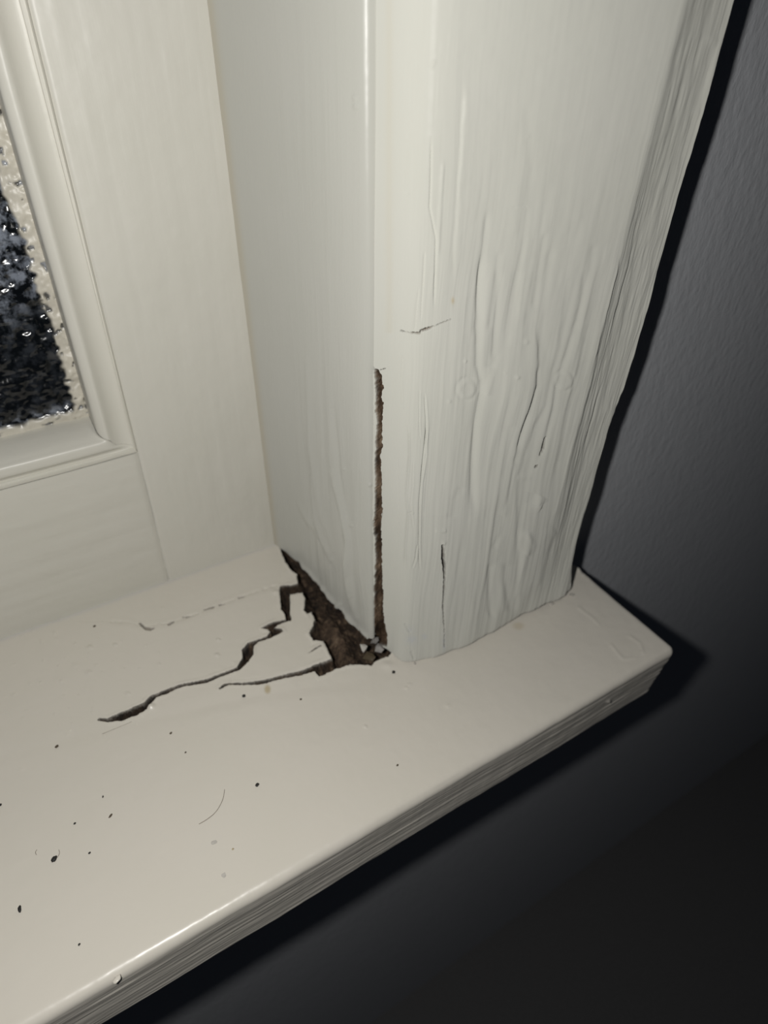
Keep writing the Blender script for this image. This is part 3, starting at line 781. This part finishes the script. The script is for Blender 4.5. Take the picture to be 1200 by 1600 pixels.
K = .00095
grit = [ # px, py, half-length px, half-width px, angle, material, label
    (85, 1343, 4.6, 3.0, .7, M_black, 'largest black crumb, oval with a hair across it, on the open sill'),
    (31, 1421, 5.0, 2.0, 1.5, M_black, 'long black crumb nearest the bottom left corner of the sill'),
    (402, 1227, 3.4, 2.6, .2, M_black, 'round black crumb alone in the middle of the sill'),
    (89, 1167, 3.0, 2.2, .4, M_brown, 'dark brown crumb just left of the lowest crack tip'),
    (615, 1051, 3.2, 2.8, .0, M_black, 'black crumb directly under the foot of the architrave'),
    (381, 1088, 3.2, 2.6, .0, M_black, 'dark crumb left of the tan paint stain below the crack'),
    (173, 1275, 3.8, 1.4, .6, M_brown, 'thin brown sliver above the largest black crumb'),
    (117, 1287, 1.8, 1.4, .6, M_black, 'tiny black speck left of the brown sliver'),
    (140, 1333, 1.8, 1.3, .3, M_black, 'tiny black speck right of the largest black crumb'),
    (161, 1245, 2.0, 1.0, 1.2, M_black, 'tiny black speck above the brown sliver'),
    (1, 1258, 2.2, 1.8, .5, M_black, 'black speck cut by the left edge of the photo'),
    (124, 1476, 1.8, 1.2, .5, M_black, 'tiny black speck right of the long black crumb'),
    (267, 1146, 2.6, 1.5, .5, M_brown, 'brown speck below the right end of the lowest crack'),
    (290, 1176, 1.8, 1.3, .5, M_brown, 'tiny brown speck right of the lowest crack tip'),
    (364, 1327, 1.6, 1.2, .5, M_tan, 'tiny tan speck beside the pale paint flake'),
    (621, 1196, 2.2, 1.4, .4, M_brown, 'brown speck on the sill right of the round black crumb'),
    (148, 979, 3.0, 2.2, .5, M_brown, 'brown speck near the window sash above the cracks'),
    (470, 1093, 2.0, 1.6, .5, M_brown, 'brown speck right of the tan paint stain'),
]
for k, (px, py, a, b_, an, mt, lb) in enumerate(grit):
    lump_obj('crumb', px, py, a * K * 1.1, b_ * K * 1.25, b_ * K * .8, an, mt, lb, 'crumb', 'crumbs scattered on the sill', seed=k)

# chips of paint and filler
chips = [
    (569, 1014, 14, 8, 7, .9, M_chip, .001, 'cream paint chip lying in the gap at the foot of the jamb'),
    (586, 1001, 11, 8, 6, .1, M_grey, .000, 'grey filler lump plugging the foot of the long split'),
    (593, 1014, 15, 11, 7, 1.3, M_grey, -.002, 'grey filler lump against the foot of the architrave roll'),
    (578, 1027, 15, 9, 4, .4, M_brown, -.008, 'brown rotten wood crumb between sill hole and architrave'),
    (603, 1036, 14, 7, 2.2, .2, M_chip, -.003, 'flat cream paint flake in front of the architrave foot'),
    (648, 1037, 4.5, 3, 3, .6, M_chip, .000, 'small cream bead of paint under the architrave roll'),
    (862, 944, 5, 3.5, 3.5, .3, M_chip, .000, 'white filler crumb in the gap under the architrave'),
    (893, 930, 5, 4, 4, .8, M_chip, .000, 'white filler crumb at the outer foot of the architrave'),
    (335, 1316, 5, 3, .8, .1, M_chip, .000, 'pale paint flake lying flat on the open sill'),
    (350, 1368, 4, 3, .5, .9, M_chip, .000, 'faint pale paint flake below the other pale flake'),
    (237, 1106, 5.5, 4, 3.2, .5, M_chip, .000, 'white paint chip standing beside the lowest crack'),
]
for k, (px, py, a, b_, c_, an, mt, z0, lb) in enumerate(chips):
    lump_obj('paint_chip', px, py, a * K, b_ * K * 1.2, c_ * K * 1.1, an, mt, lb, 'paint chip', 'paint and filler chips', seed=40 + k, z0=z0, angular=True, sub_=1)

lump_obj('paint_drip', 183, 1531, 6 * K, 4 * K, 1.5 * K, .4, M_sill, 'dried cream paint drip on the rounded front edge', 'paint drip', None, 3, -0.003)

def hair(pts, label, rad=.0004):
    P = []
    for a in range(len(pts) - 1):
        for k in range(5):
            f = k / 5; P.append((pts[a][0] * (1 - f) + pts[a + 1][0] * f, pts[a][1] * (1 - f) + pts[a + 1][1] * f))
    P.append(pts[-1]); P = [np.array(p) for p in P]
    for _ in range(6): P = [P[0]] + [(P[i - 1] + 2 * P[i] + P[i + 1]) / 4 for i in range(1, len(P) - 1)] + [P[-1]]
    Q = [onz(p[0], p[1]) + np.array([0, 0, .0008]) for p in P]
    V, Fa = [], []
    for i, q in enumerate(Q):
        d = Q[min(i + 1, len(Q) - 1)] - Q[max(i - 1, 0)]; d /= np.linalg.norm(d)
        n_ = np.array([-d[1], d[0], 0]); up = np.array([0, 0, 1.0])
        for k in range(5):
            t_ = k / 5 * 2 * math.pi; V.append(q + rad * (n_ * math.cos(t_) + up * math.sin(t_)))
        if i: Fa += [((i - 1) * 5 + k, (i - 1) * 5 + (k + 1) % 5, i * 5 + (k + 1) % 5, i * 5 + k) for k in range(5)]
    n5 = len(V); Fa += [(4, 3, 2, 1, 0), (n5 - 5, n5 - 4, n5 - 3, n5 - 2, n5 - 1)]
    prop(mesh_obj('hair', V, Fa, M_hair, smooth=True), label, 'hair', 'fine hairs on the sill')
hair([(351, 1234), (349, 1250), (338, 1270), (322, 1282), (311, 1288)], 'longest curved hair in the middle of the open sill')
hair([(90, 1340), (94, 1333), (92, 1328)], 'short hair curling from the largest black crumb', .0003)
hair([(58, 1328), (55, 1332), (57, 1336)], 'tiny curled hair left of the largest black crumb', .0003)
hair([(206, 1128), (180, 1139), (160, 1147)], 'thin pale hair under the lowest crack', .00022)
